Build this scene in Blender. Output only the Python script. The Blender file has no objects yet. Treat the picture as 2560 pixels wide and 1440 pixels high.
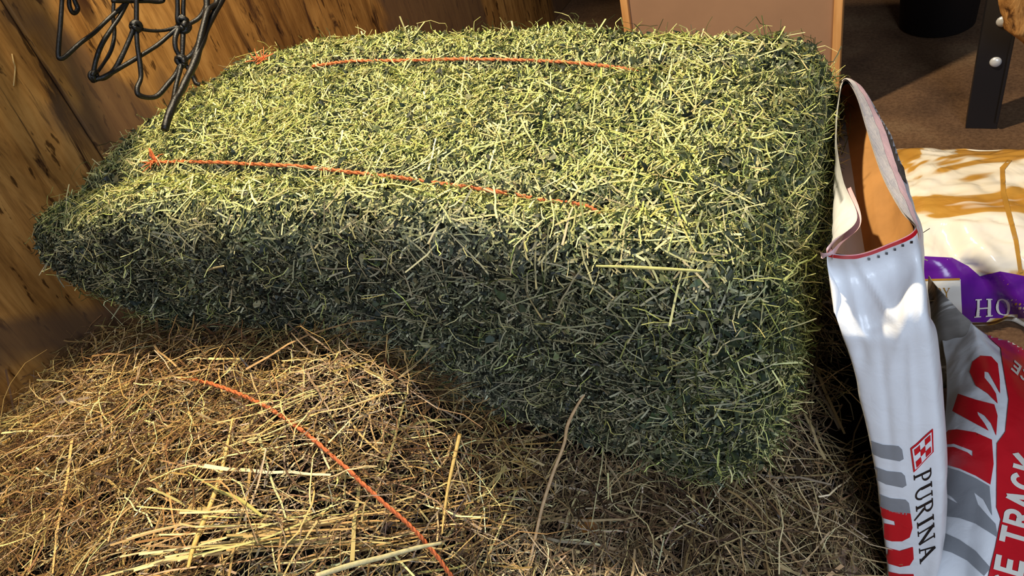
import bpy, math, random
import numpy as np
from mathutils import Matrix, Vector
from mathutils.bvhtree import BVHTree
from mathutils.geometry import delaunay_2d_cdt

S = bpy.context.scene
COL = S.collection
rng = np.random.default_rng(7)
random.seed(7)

# ------------------------------------------------------------------ camera
FPX = 1950.0
YAW, PITCH, ROLL = 0.6105, 0.8904, -0.2836
CAM = np.array([0.6246, -0.7371, 0.7814])
RM = np.array(Matrix.Rotation(YAW, 3, 'Z') @ Matrix.Rotation(PITCH, 3, 'X') @ Matrix.Rotation(ROLL, 3, 'Z'))
cd = bpy.data.cameras.new('camera')
cam = bpy.data.objects.new('camera', cd)
COL.objects.link(cam)
cd.sensor_width = 36.0
cd.lens = FPX / 2560 * 36.0
cd.clip_start = 0.02
cam.matrix_world = Matrix.Translation(Vector(CAM)) @ Matrix(RM.tolist()).to_4x4()
S.camera = cam

# ------------------------------------------------------------------ light and exposure
S.view_settings.view_transform = 'Standard'
S.view_settings.look = 'None'
S.view_settings.gamma = 1.0
S.view_settings.use_curve_mapping = False
S.view_settings.exposure = 0.0
w = bpy.data.worlds.new('world')
S.world = w
w.use_nodes = True
w.node_tree.nodes['Background'].inputs[0].default_value = (0.85, 0.88, 1.0, 1)
w.node_tree.nodes['Background'].inputs[1].default_value = 0.06


def lamp(name, kind, loc, target, power, color, **kw):
    d = bpy.data.lights.new(name, kind)
    o = bpy.data.objects.new(name, d)
    COL.objects.link(o)
    o.location = loc
    o.rotation_euler = (Vector(target) - Vector(loc)).to_track_quat('-Z', 'Y').to_euler()
    d.energy = power
    d.color = color
    for k, v in kw.items():
        setattr(d, k, v)
    return o


lamp('barn_lamp', 'SPOT', (-0.28, 0.26, 1.72), (0.05, 0.0, 0.3), 215, (1.0, 0.85, 0.60),
     spot_size=math.radians(112), spot_blend=0.6, shadow_soft_size=0.035)
lamp('doorway_daylight', 'AREA', (1.9, -2.3, 2.1), (0.6, 0.0, 0.0), 80, (0.72, 0.83, 1.0),
     shape='RECTANGLE', size=1.0, size_y=1.8)

# ------------------------------------------------------------------ helpers


def ray(px, py):
    return RM @ np.array([(px - 1280) / FPX, -(py - 720) / FPX, -1.0])


def at(px, py, ax, v):
    d = ray(px, py)
    return CAM + d * ((v - CAM[ax]) / d[ax])


def proj(P):
    q = (np.asarray(P, float) - CAM) @ RM
    return np.stack([1280 + FPX * q[..., 0] / -q[..., 2], 720 - FPX * q[..., 1] / -q[..., 2]], -1)


def lin(r, g, b):
    c = np.array([r, g, b], float) / 255
    return np.where(c <= 0.04045, c / 12.92, ((c + 0.055) / 1.055) ** 2.4)


def tag(o, label=None, cat=None, group=None, kind=None):
    if label: o['label'] = label
    if cat: o['category'] = cat
    if group: o['group'] = group
    if kind: o['kind'] = kind
    return o


def empty(name, loc, label, cat, group=None):
    o = bpy.data.objects.new(name, None)
    o.empty_display_size = 0.05
    COL.objects.link(o)
    o.location = loc
    return tag(o, label, cat, group)


def link(name, me, mat, parent=None):
    o = bpy.data.objects.new(name, me)
    if mat is not None:
        me.materials.append(mat)
    COL.objects.link(o)
    if parent is not None:
        o.parent = parent
        o.matrix_parent_inverse = Matrix.Translation(parent.location).inverted()
    return o


def mesh_np(name, V, F, smooth=False, colors=None):
    """V (n,3), F (m,4) quads or (m,3) triangles, colors per vertex"""
    me = bpy.data.meshes.new(name)
    V = np.asarray(V, np.float32)
    F = np.asarray(F, np.int32)
    n, k = F.shape
    me.vertices.add(len(V))
    me.vertices.foreach_set('co', V.ravel())
    me.loops.add(n * k)
    me.loops.foreach_set('vertex_index', F.ravel())
    me.polygons.add(n)
    me.polygons.foreach_set('loop_start', np.arange(0, n * k, k, dtype=np.int32))
    me.polygons.foreach_set('loop_total', np.full(n, k, np.int32))
    me.polygons.foreach_set('use_smooth', np.full(n, smooth, bool))
    if colors is not None:
        a = me.attributes.new('tint', 'FLOAT_COLOR', 'POINT')
        c = np.concatenate([colors, np.ones((len(V), 1))], 1).astype(np.float32)
        a.data.foreach_set('color', c.ravel())
    me.update(calc_edges=True)
    return me


def poly_mesh(name, verts, faces, smooth=False):
    me = bpy.data.meshes.new(name)
    me.from_pydata([tuple(map(float, v)) for v in verts], [], [tuple(f) for f in faces])
    if smooth:
        me.polygons.foreach_set('use_smooth', [True] * len(me.polygons))
    me.update()
    return me


def box(x0, x1, y0, y1, z0, z1, verts=None, faces=None):
    verts = [] if verts is None else verts
    faces = [] if faces is None else faces
    b = len(verts)
    verts += [(x, y, z) for z in (z0, z1) for y in (y0, y1) for x in (x0, x1)]
    faces += [tuple(b + i for i in f) for f in
              ((0, 2, 3, 1), (4, 5, 7, 6), (0, 1, 5, 4), (2, 6, 7, 3), (0, 4, 6, 2), (1, 3, 7, 5))]
    return verts, faces


def bevel(o, wd, seg=2):
    m = o.modifiers.new('bevel', 'BEVEL')
    m.width = wd
    m.segments = seg
    m.limit_method = 'ANGLE'
    return o


def vnoise(P, scale, seed=0, octaves=1):
    """smooth lattice noise in [-1,1]"""
    P = np.asarray(P, float)
    out = np.zeros(len(P))
    amp = 1.0
    tot = 0
    for o in range(octaves):
        q = P * scale * 2 ** o + seed * 17.31 + o * 5.7
        i = np.floor(q).astype(np.int64)
        f = q - i
        f = f * f * (3 - 2 * f)
        acc = 0
        for dx in (0, 1):
            for dy in (0, 1):
                for dz in (0, 1):
                    h = ((i[:, 0] + dx) * 374761393 + (i[:, 1] + dy) * 668265263 + (i[:, 2] + dz) * 2147483647 + seed * 144665) & 0xffffffff
                    h = ((h ^ (h >> 13)) * 1274126177) & 0xffffffff
                    h = (h ^ (h >> 16)) & 0xffff
                    acc = acc + (h / 32767.5 - 1) * (f[:, 0] if dx else 1 - f[:, 0]) * (f[:, 1] if dy else 1 - f[:, 1]) * (f[:, 2] if dz else 1 - f[:, 2])
        out += amp * acc
        tot += amp
        amp *= 0.5
    return out / tot


def sstep(a, b, x):
    t = np.clip((np.asarray(x, float) - a) / (b - a), 0, 1)
    return t * t * (3 - 2 * t)


def catmull(P, n, closed=False):
    P = np.asarray(P, float)
    m = len(P)
    if closed:
        Q = np.concatenate([P[-1:], P, P[:2]])
        segs = m
    else:
        Q = np.concatenate([2 * P[:1] - P[1:2], P, 2 * P[-1:] - P[-2:-1]])
        segs = m - 1
    t = np.linspace(0, segs, n, endpoint=not closed)
    i = np.minimum(t.astype(int), segs - 1)
    f = (t - i)[:, None]
    a, b, c, d = Q[i], Q[i + 1], Q[i + 2], Q[i + 3]
    return 0.5 * (2 * b + (c - a) * f + (2 * a - 5 * b + 4 * c - d) * f ** 2 + (3 * b - a - 3 * c + d) * f ** 3)


def tube(P, r, sides=8, twist=0.0):
    """closed tube along a polyline, r scalar or per point"""
    P = np.asarray(P, float)
    n = len(P)
    r = np.broadcast_to(np.asarray(r, float), (n,))
    T = np.gradient(P, axis=0)
    T /= np.linalg.norm(T, axis=1)[:, None] + 1e-12
    u = np.cross(T[0], [0.31, 0.77, 0.55])
    u /= np.linalg.norm(u)
    V = []
    for k in range(n):
        u = u - T[k] * (u @ T[k])
        u /= np.linalg.norm(u)
        v = np.cross(T[k], u)
        a = np.arange(sides) * 2 * math.pi / sides + twist * k
        V.append(P[k] + r[k] * (np.cos(a)[:, None] * u + np.sin(a)[:, None] * v))
    V = np.concatenate(V)
    F = []
    for k in range(n - 1):
        for s in range(sides):
            s2 = (s + 1) % sides
            F.append((k * sides + s, k * sides + s2, (k + 1) * sides + s2, (k + 1) * sides + s))
    F.append(tuple(range(sides))[::-1])
    F.append(tuple((n - 1) * sides + s for s in range(sides)))
    return V, F


def join(parts):
    V, F, b = [], [], 0
    for v, f in parts:
        V.append(np.asarray(v))
        F += [tuple(b + i for i in q) for q in f]
        b += len(v)
    return np.concatenate(V), F


# ------------------------------------------------------------------ materials


class NT:
    def __init__(self, name):
        self.m = bpy.data.materials.new(name)
        self.m.use_nodes = True
        self.t = self.m.node_tree
        self.b = self.t.nodes['Principled BSDF']

    def n(self, kind, **kw):
        nd = self.t.nodes.new(kind)
        for k, v in kw.items():
            if isinstance(k, str) and hasattr(nd, k):
                setattr(nd, k, v)
        return nd

    def l(self, a, b):
        self.t.links.new(a, b)

    def noise(self, scale, detail=4, rough=0.55, map_scale=None, dist=0.0, loc=(0, 0, 0)):
        tc = self.n('ShaderNodeTexCoord')
        mp = self.n('ShaderNodeMapping')
        mp.inputs['Location'].default_value = loc
        if map_scale: mp.inputs['Scale'].default_value = map_scale
        self.l(tc.outputs['Object'], mp.inputs[0])
        nz = self.n('ShaderNodeTexNoise')
        nz.inputs['Scale'].default_value = scale
        nz.inputs['Detail'].default_value = detail
        nz.inputs['Roughness'].default_value = rough
        nz.inputs['Distortion'].default_value = dist
        self.l(mp.outputs[0], nz.inputs['Vector'])
        return nz.outputs[0]

    def ramp(self, fac, stops):
        r = self.n('ShaderNodeValToRGB')
        el = r.color_ramp.elements
        while len(el) < len(stops): el.new(0.5)
        for e, (p, c) in zip(el, stops):
            e.position = p
            e.color = (*c, 1)
        self.l(fac, r.inputs[0])
        return r.outputs[0]

    def mix(self, mode, fac, a, b):
        m = self.n('ShaderNodeMix', data_type='RGBA', blend_type=mode)
        for idx, v in ((0, fac), (6, a), (7, b)):
            if isinstance(v, (int, float)): m.inputs[idx].default_value = v
            elif isinstance(v, (tuple, list, np.ndarray)): m.inputs[idx].default_value = (*v, 1)
            else: self.l(v, m.inputs[idx])
        return m.outputs[2]

    def bump(self, h, strength, dist=0.01):
        b = self.n('ShaderNodeBump')
        b.inputs['Strength'].default_value = strength
        b.inputs['Distance'].default_value = dist
        self.l(h, b.inputs['Height'])
        self.l(b.outputs[0], self.b.inputs['Normal'])

    def set(self, color=None, rough=None, spec=None, metal=None, coat=None):
        B = self.b.inputs
        if color is not None:
            if isinstance(color, (tuple, list, np.ndarray)): B['Base Color'].default_value = (*color, 1)
            else: self.l(color, B['Base Color'])
        if rough is not None: B['Roughness'].default_value = rough
        if spec is not None: B['Specular IOR Level'].default_value = spec
        if metal is not None: B['Metallic'].default_value = metal
        if coat is not None: B['Coat Weight'].default_value = coat
        return self


def mat_straw(name, rough=0.5, spec=0.35, trans=0.0):
    t = NT(name)
    a = t.n('ShaderNodeAttribute')
    a.attribute_name = 'tint'
    t.set(a.outputs['Color'], rough, spec)
    return t.m


def mat_plain(name, color, rough=0.5, spec=0.5, metal=0.0, noise=None):
    t = NT(name)
    c = tuple(color)
    if noise:
        nz = t.noise(noise[0], 5)
        d = tuple(np.array(color) * noise[1])
        t.set(t.ramp(nz, [(0.35, d), (0.65, c)]), rough, spec, metal)
        t.bump(nz, 0.3, 0.003)
    else:
        t.set(c, rough, spec, metal)
    return t.m


M_STRAW = mat_straw('chopped_alfalfa', 0.55, 0.3)
M_HAY = mat_straw('dry_grass_hay', 0.45, 0.4)
M_GCORE = mat_plain('shaded_green_core', lin(30, 30, 16), 0.9, 0.1, noise=(90, 0.35))  # dark colour carries the shade of gaps between the green bits
M_BCORE = mat_plain('shaded_brown_core', lin(22, 16, 10), 0.9, 0.1, noise=(70, 0.35))  # near-black, so the shade of deep gaps sits in the core colour
M_TWINE = mat_plain('orange_twine', lin(228, 122, 70), 0.55, 0.3, noise=(400, 0.72))
M_CORD = mat_plain('black_net_cord', lin(16, 14, 13), 0.45, 0.4, noise=(300, 0.6))


def mat_plywood():
    t = NT('weathered_plywood')
    big = t.noise(3.2, 5, 0.6, (1, 1, 0.5), 0.8)
    base = t.ramp(big, [(0.32, lin(112, 74, 34)), (0.5, lin(168, 120, 62)), (0.68, lin(196, 146, 82))])
    grain = t.noise(48, 8, 0.75, (1, 1, 0.09), 0.6, (3, 1, 7))
    c = t.mix('MULTIPLY', 0.75, base, t.ramp(grain, [(0.36, (0.30, 0.22, 0.16)), (0.50, (0.80, 0.74, 0.66)), (0.58, (1, 1, 1))]))
    # dark weather streaks along the grain, in patches
    st = t.noise(26, 7, 0.7, (1, 1, 0.14), 0.9, (5, 2, 1))
    pt = t.noise(4.5, 3, 0.6, (1, 1, 0.6), 0.4, (1, 6, 2))
    sm = t.mix('MULTIPLY', 1.0, t.ramp(st, [(0.52, (0, 0, 0)), (0.60, (1, 1, 1))]), t.ramp(pt, [(0.44, (0, 0, 0)), (0.56, (1, 1, 1))]))
    c = t.mix('MIX', sm, c, tuple(lin(66, 40, 22)))
    fl = t.noise(70, 3, 0.6, (1, 1, 0.28))
    c = t.mix('MULTIPLY', 0.85, c, t.ramp(fl, [(0.33, (0.10, 0.06, 0.04)), (0.38, (1, 1, 1))]))
    stain = t.noise(2.3, 4, 0.55, (1, 1, 0.6), 0.5, (0.35, 4.6, 2.2))
    c = t.mix('MIX', t.ramp(stain, [(0.55, (0, 0, 0)), (0.60, (0.8, 0.8, 0.8))]), c, tuple(lin(92, 68, 50)))
    t.set(c, 0.42, 0.35)
    t.bump(grain, 0.25, 0.003)
    return t.m


def mat_floor():
    t = NT('dirty_wood_floor')
    a = t.noise(5, 6, 0.6)
    c = t.ramp(a, [(0.3, lin(76, 56, 42)), (0.55, lin(112, 84, 60)), (0.75, lin(132, 106, 78))])
    f = t.noise(120, 4, 0.7)
    c = t.mix('MULTIPLY', 0.6, c, t.ramp(f, [(0.35, (0.35, 0.3, 0.28)), (0.6, (1, 1, 1))]))
    t.set(c, 0.75, 0.2)
    t.bump(f, 0.4, 0.003)
    return t.m


def mat_wood(name, c0, c1, sc=(8, 8, 0.6)):
    t = NT(name)
    a = t.noise(9, 5, 0.6, sc, 0.3)
    t.set(t.ramp(a, [(0.35, c0), (0.65, c1)]), 0.55, 0.3)
    t.bump(a, 0.15, 0.002)
    return t.m


def mat_film(name, color, rough=0.3, bump=0.25, bscale=35, spec=0.5):
    t = NT(name)
    t.set(tuple(color), rough, spec)
    t.bump(t.noise(bscale, 4, 0.55, None, 0.6), bump, 0.004)
    return t.m


M_PLY = mat_plywood()
M_FLOOR = mat_floor()
FLOOR_Z = -0.30

# ------------------------------------------------------------------ setting
v, f = box(-1.2, 3.2, -2.2, 2.6, FLOOR_Z - 0.05, FLOOR_Z)
tag(link('floor', poly_mesh('floor', v, f), M_FLOOR), kind='structure')

WX = -0.605
v, f = box(WX - 0.02, WX, -1.6, -0.033, FLOOR_Z, 1.5)
v, f = box(WX - 0.02, WX, -0.029, 2.4, FLOOR_Z, 1.5, v, f)
wl = tag(link('wall_left', poly_mesh('wall_left', v, f), M_PLY), kind='structure')
bevel(wl, 0.003, 2)
v, f = box(-1.2, 3.2, 2.42, 2.5, FLOOR_Z, 1.6)
tag(link('wall_back', poly_mesh('wall_back', v, f), mat_wood('dark_boards', lin(34, 24, 17), lin(56, 40, 28))), kind='structure')

# ------------------------------------------------------------------ strand generator


def unit(a):
    return a / (np.linalg.norm(a, axis=-1, keepdims=True) + 1e-12)


def strands(P, D, N, length, width, color, nseg=2, sides=3, bend=0.15, wob=0.0, flat=0.6, taper=0.5, leaf=False, mid=True):
    """many short stalks or leaves as one vertex/face soup.
    P centre, D direction, N surface normal, bend as share of the length"""
    n = len(P)
    length = np.broadcast_to(length, (n,))
    width = np.broadcast_to(width, (n,))
    D = unit(D)
    B = unit(np.cross(D, N + 1e-6))
    U = np.cross(B, D)
    ba = rng.uniform(0, 2 * np.pi, n)
    bd = np.cos(ba)[:, None] * B + np.sin(ba)[:, None] * U * 0.6
    bm = rng.normal(0, 1, n) * bend * length
    ks = nseg + 1
    V = np.empty((n, ks, sides, 3), np.float32)
    prev = None
    for k in range(ks):
        t = k / nseg
        c = P + D * ((t - 0.5) * length)[:, None] + bd * (bm * (1 - 4 * (t - 0.5) ** 2))[:, None]
        if wob: c = c + rng.normal(0, 1, (n, 3)) * (wob * length)[:, None] * (0.4 + 0.6 * abs(2 * t - 1))
        if leaf: wf = [0.25, 1.0, 0.85, 0.3, 0.2][k] if nseg > 2 else [0.3, 1.0, 0.25][k]
        else: wf = 1.0 - taper * t
        for s in range(sides):
            if sides == 2:
                off = B * ((s - 0.5) * width * wf)[:, None]
                if leaf: off = off + U * (0.25 * width * wf * rng.uniform(-1, 1, n))[:, None]
            else:
                a = 2 * np.pi * s / sides + 0.5
                off = B * (math.cos(a) * 0.5 * width * wf)[:, None] + U * (math.sin(a) * 0.5 * flat * width * wf)[:, None]
            V[:, k, s] = c + off
    V = V.reshape(-1, 3)
    base = (np.arange(n) * ks * sides)[:, None]
    loc = []
    for k in range(nseg):
        if sides == 2:
            loc.append((k * 2, k * 2 + 1, (k + 1) * 2 + 1, (k + 1) * 2))
        else:
            for s in range(sides):
                s2 = (s + 1) % sides
                loc.append((k * sides + s, k * sides + s2, (k + 1) * sides + s2, (k + 1) * sides + s))
    loc = np.array(loc, np.int32)
    F = (base[:, :, None] + loc[None]).reshape(-1, 4)
    C = np.repeat(color, ks * sides, axis=0)
    return V, F, C


def soup(name, chunks, mat, parent=None):
    V, F, C, b = [], [], [], 0
    for v_, f_, c_ in chunks:
        V.append(v_); F.append(f_ + b); C.append(c_)
        b += len(v_)
    V = np.concatenate(V)
    V[:, 0] = np.maximum(V[:, 0], WX + 0.003 + rng.uniform(0, 0.002, len(V)))
    V[:, 2] = np.maximum(V[:, 2], FLOOR_Z + 0.001)
    return link(name, mesh_np(name, V, np.concatenate(F), False, np.concatenate(C)), mat, parent)


def palette(n, cols, weights, jit=0.14):
    cols = np.array([lin(*c) for c in cols])
    i = rng.choice(len(cols), n, p=np.array(weights) / sum(weights))
    c = cols[i] * np.exp(rng.normal(0, jit, (n, 1))) * np.exp(rng.normal(0, 0.05, (n, 3)))
    return np.clip(c, 0, 0.95)


class Surf:
    """a triangulated surface to sample points from"""

    def __init__(self, V, Q):
        self.V = np.asarray(V)
        Q = np.asarray(Q)
        self.T = np.concatenate([Q[:, [0, 1, 2]], Q[:, [0, 2, 3]]])
        a, b, c = (self.V[self.T[:, i]] for i in range(3))
        nn = np.cross(b - a, c - a)
        self.area = np.linalg.norm(nn, axis=1) / 2
        self.N = unit(nn)
        self.C = (a + b + c) / 3
        self.bvh = BVHTree.FromPolygons([Vector(p) for p in self.V], [tuple(map(int, q)) for q in Q])

    def sample(self, n, weight):
        p = self.area * weight
        i = rng.choice(len(self.T), n, p=p / p.sum())
        r1, r2 = np.sqrt(rng.random(n)), rng.random(n)
        a, b, c = (self.V[self.T[i, k]] for k in range(3))
        P = a * (1 - r1)[:, None] + b * (r1 * (1 - r2))[:, None] + c * (r1 * r2)[:, None]
        return P, self.N[i]

    def hit(self, px, py, off=0.0):
        d = Vector(ray(px, py)).normalized()
        h = self.bvh.ray_cast(Vector(CAM), d)
        if h[0] is None: return None
        nn = h[1] if h[1].dot(d) < 0 else -h[1]
        return np.array(h[0] + nn * off)


# ------------------------------------------------------------------ green alfalfa bale
BX0, BX1, BY0, BY1, BZ0, BZ1 = -0.525, 0.50, -0.218, 0.258, 0.0, 0.318


def rounded_box(res, rad):
    ext = np.array([BX1 - BX0, BY1 - BY0, BZ1 - BZ0]) / 2
    ctr = np.array([BX1 + BX0, BY1 + BY0, BZ1 + BZ0]) / 2
    V, Q, b = [], [], 0
    for ax in range(3):
        for sg in (-1, 1):
            u, w_ = [i for i in range(3) if i != ax]
            nu, nw = int(2 * ext[u] / res) + 1, int(2 * ext[w_] / res) + 1
            gu, gw = np.meshgrid(np.linspace(-1, 1, nu + 1), np.linspace(-1, 1, nw + 1), indexing='ij')
            P = np.zeros((gu.size, 3))
            P[:, ax] = sg * ext[ax]
            P[:, u] = gu.ravel() * ext[u]
            P[:, w_] = gw.ravel() * ext[w_]
            inner = np.clip(P, -(ext - rad), ext - rad)
            d = P - inner
            P = inner + unit(d) * rad
            idx = np.arange(gu.size).reshape(nu + 1, nw + 1)
            q = np.stack([idx[:-1, :-1], idx[1:, :-1], idx[1:, 1:], idx[:-1, 1:]], -1).reshape(-1, 4)
            flip = (sg > 0) if ax != 1 else (sg < 0)
            if not flip: q = q[:, ::-1]
            V.append(P + ctr)
            Q.append(q + b)
            b += len(P)
    return np.concatenate(V), np.concatenate(Q)


def bale_shape(P):
    P = P.copy()
    x, y, z = P.T
    hz = (z - BZ0) / (BZ1 - BZ0)
    # sagging, frayed left end and its near corner
    lf = sstep(-0.28, -0.52, x)
    nf = sstep(0.02, -0.2, y)
    P[:, 2] -= 0.03 * lf * nf * sstep(0.3, 1, hz) + 0.015 * lf * sstep(0.3, 1, hz)
    P[:, 0] -= 0.052 * lf * nf * sstep(0.25, 0.75, hz)
    P[:, 0] += 0.085 * lf * (1 - hz) ** 1.3
    P[:, 1] += 0.03 * sstep(0.1, 0.25, y) * (1 - sstep(0.1, 0.4, x))
    # the far side swells upward a little, the right end bulges in the middle
    P[:, 2] += 0.018 * hz * np.sin(np.clip((x - BX0) / (BX1 - BX0), 0, 1) * np.pi)
    P[:, 0] += 0.02 * sstep(0.3, 0.5, x) * np.sin(np.clip(hz, 0, 1) * np.pi)
    P[:, 1] -= 0.02 * sstep(0.0, -0.2, y) * (sstep(0.1, 0.5, x) - 0.5) * 0.6
    P[:, 1] -= 0.028 * sstep(0.15, -0.25, x) * sstep(-0.05, -0.2, y) * sstep(0.2, 0.8, hz)
    # grooves pressed by the twines, seams between flakes
    top = sstep(0.6, 1, hz)
    for gy in (-0.135, 0.150):
        P[:, 2] -= 0.012 * np.exp(-((y - gy) / 0.018) ** 2) * top
    k = vnoise(np.stack([x * 14 + 0.3 * vnoise(P, 9, 3), 0 * x, 0 * x], 1), 1.0, 9)
    P[:, 2] += 0.006 * k * top
    P[:, 1] -= 0.008 * k * sstep(-0.12, -0.2, y)
    P += 0.012 * np.stack([vnoise(P, 8, s, 3) for s in (1, 2, 4)], 1)
    P[:, 2] = np.maximum(P[:, 2], 0.004)
    return P


bale = empty('alfalfa_bale', (0, 0, 0), 'big tight green alfalfa hay bale tied with two orange twines', 'hay bale', 'hay bales')
GV, GQ = rounded_box(0.008, 0.05)
GV = bale_shape(GV)
G = Surf(GV, GQ)
core = link('packed_hay', mesh_np('packed_hay', GV, GQ, True), M_GCORE, bale)

GN, GC = G.N, G.C
w_top = np.clip(GN[:, 2], 0, 1)
w_fr = np.clip(-GN[:, 1], 0, 1)
w_rt = np.clip(GN[:, 0], 0, 1)
w_lf = np.clip(-GN[:, 0], 0, 1) * 0.35
w_bk = np.clip(GN[:, 1], 0, 1) * sstep(0.18, 0.3, GC[:, 2]) * 0.5
W_ALL = np.maximum.reduce([w_top, w_fr, w_rt, w_lf, w_bk]) + 1e-4
W_ALL = np.where(GN[:, 2] < -0.5, 1e-4, W_ALL)


def green_dirs(P, N, spread, out=0.35):
    """stalks lie in the pressed flakes, across the length of the bale"""
    n = len(P)
    D = np.stack([rng.normal(0, spread, n), rng.normal(0, 1, n), rng.normal(0, 0.55, n)], 1)
    flow = vnoise(P, 7, 21)
    D[:, 0] += 0.5 * flow
    D = unit(D)
    D = D - N * (D * N).sum(1)[:, None] * 0.75
    return unit(D + N * rng.normal(0, out, n)[:, None])


LEAFY = [(56, 68, 36), (74, 84, 42), (40, 50, 30), (96, 102, 56), (48, 62, 46), (116, 116, 70), (68, 58, 36), (26, 32, 20)]
LEAFW = [4, 4, 3, 3, 3, 2, 1, 2]
STEMY = [(206, 204, 124), (178, 180, 100), (222, 216, 150), (146, 152, 84), (192, 180, 120), (122, 128, 72)]
STEMW = [4, 4, 2.5, 4, 1.5, 3]


def grey_shaded(C, N, P):
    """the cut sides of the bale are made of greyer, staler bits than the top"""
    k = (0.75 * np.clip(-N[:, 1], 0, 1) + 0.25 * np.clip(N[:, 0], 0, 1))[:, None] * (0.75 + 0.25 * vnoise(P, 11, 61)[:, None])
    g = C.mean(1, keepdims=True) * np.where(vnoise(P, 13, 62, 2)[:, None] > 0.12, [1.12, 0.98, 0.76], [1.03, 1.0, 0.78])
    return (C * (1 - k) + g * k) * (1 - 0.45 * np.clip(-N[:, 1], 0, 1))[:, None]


def leafy_share(P, N):
    """leafier on the front and the end, stemmy on the top"""
    return 0.35 + 0.45 * np.clip(1 - N[:, 2], 0, 1) + 0.40 * vnoise(P, 12, 33, 2)


chunks = []
# leaf flakes
P, N = G.sample(130000, W_ALL)
keep = rng.random(len(P)) < np.clip(leafy_share(P, N) + 0.15, 0.12, 1)
P, N = P[keep], N[keep]
n = len(P)
P = P + N * (rng.uniform(-0.003, 0.007, n) + 0.005 * vnoise(P, 38, 71, 2))[:, None]
chunks.append(strands(P, green_dirs(P, N, 0.7, 0.5), unit(N + rng.normal(0, 0.5, (n, 3))), rng.uniform(0.006, 0.014, n),
                      rng.uniform(0.0025, 0.0055, n), grey_shaded(palette(n, LEAFY, LEAFW), N, P), 2, 2, 0.2, leaf=True))
# larger dark leaves hanging loose on the right end and the near right corner
P, N = G.sample(5200, W_ALL * (0.06 + sstep(0.36, 0.5, GC[:, 0])))
n = len(P)
P = P + N * rng.uniform(0.002, 0.012, n)[:, None]
chunks.append(strands(P, unit(rng.normal(0, 1, (n, 3)) + N * 0.3), unit(N + rng.normal(0, 0.6, (n, 3))), rng.uniform(0.010, 0.022, n),
                      rng.uniform(0.005, 0.010, n), palette(n, [(56, 64, 46), (72, 80, 54), (44, 52, 42), (98, 100, 70), (134, 134, 100)], [4, 3, 3, 2, 1]), 4, 2, 0.25, leaf=True))
# chopped stems
P, N = G.sample(190000, W_ALL)
keep = rng.random(len(P)) < np.clip(1.15 - leafy_share(P, N), 0.2, 1)
P, N = P[keep], N[keep]
n = len(P)
P = P + N * (rng.uniform(-0.003, 0.007, n) + 0.005 * vnoise(P, 38, 71, 2))[:, None]
chunks.append(strands(P, green_dirs(P, N, 0.55, 0.40), N, np.clip(rng.lognormal(math.log(0.0100), 0.45, n), 0.004, 0.032),
                      rng.uniform(0.0013, 0.0031, n), grey_shaded(palette(n, STEMY, STEMW), N, P), 2, 3, 0.08, 0.02, taper=0.2))
soup('chopped_alfalfa', chunks, M_STRAW, bale)

chunks = []
# longer stalks lying over the faces
P, N = G.sample(4200, W_ALL * (0.35 + sstep(0.2, 0.45, GC[:, 0]) + 0.6 * sstep(0.24, 0.34, GC[:, 2]) * sstep(0.1, -0.2, GC[:, 1])))
n = len(P)
P = P + N * rng.uniform(0.003, 0.013, n)[:, None]
chunks.append(strands(P, green_dirs(P, N, 0.8, 0.13), N, np.clip(rng.lognormal(math.log(0.033), 0.45, n), 0.018, 0.11),
                      rng.uniform(0.0013, 0.003, n), grey_shaded(palette(n, STEMY[:3] + [(190, 178, 120)], [4, 3, 4, 2]), N, P), 4, 3, 0.06, 0.012, taper=0.3))
# curly leaf wisps, mostly on the right end and the near right corner
we = W_ALL * (0.15 + 1.6 * sstep(0.38, 0.5, GC[:, 0]) + 1.8 * sstep(-0.40, -0.5, GC[:, 0]) * sstep(0.22, 0.1, GC[:, 2]) * sstep(-0.05, -0.2, GC[:, 1]))
P, N = G.sample(5600, we)
n = len(P)
P = P + N * rng.uniform(0.0, 0.016, n)[:, None]
chunks.append(strands(P, unit(rng.normal(0, 1, (n, 3)) + N * 0.2), N, rng.uniform(0.015, 0.055, n), rng.uniform(0.0009, 0.0022, n),
                      palette(n, STEMY[:4] + LEAFY[:4], [2, 2, 3, 2, 2, 2, 2, 2]), 6, 3, 0.35, 0.05, taper=0.4))
soup('loose_stalks', chunks, M_STRAW, bale)['kind'] = 'stuff'


def twine_mesh(pts, r=0.0021):
    pts = np.asarray(pts)
    P = catmull(pts, 160)
    P = P + 0.0006 * np.stack([vnoise(P, 90, s) for s in (5, 6, 7)], 1)
    a, b = [], []
    # two plies twisted round each other
    T = unit(np.gradient(P, axis=0))
    u = unit(np.cross(T, [0.1, 0.2, 1.0]))
    w_ = np.cross(T, u)
    s = np.arange(len(P)) * 1.1
    parts = []
    for ph in (0, math.pi):
        q = P + 0.55 * r * (np.cos(s + ph)[:, None] * u + np.sin(s + ph)[:, None] * w_)
        parts.append(tube(q, r * 0.75, 6))
    return join(parts)


def frayed(c, n=14, L=0.02):
    parts = []
    for _ in range(n):
        d = unit(rng.normal(0, 1, 3) * [1, 1, 0.5] + [0, 0, 0.35])
        q = np.array([c, c + d * L * 0.5, c + d * L + rng.normal(0, 0.004, 3)])
        parts.append(tube(catmull(q, 5), [0.0011, 0.0011, 0.001, 0.0008, 0.0005], 4))
    return parts


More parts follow.
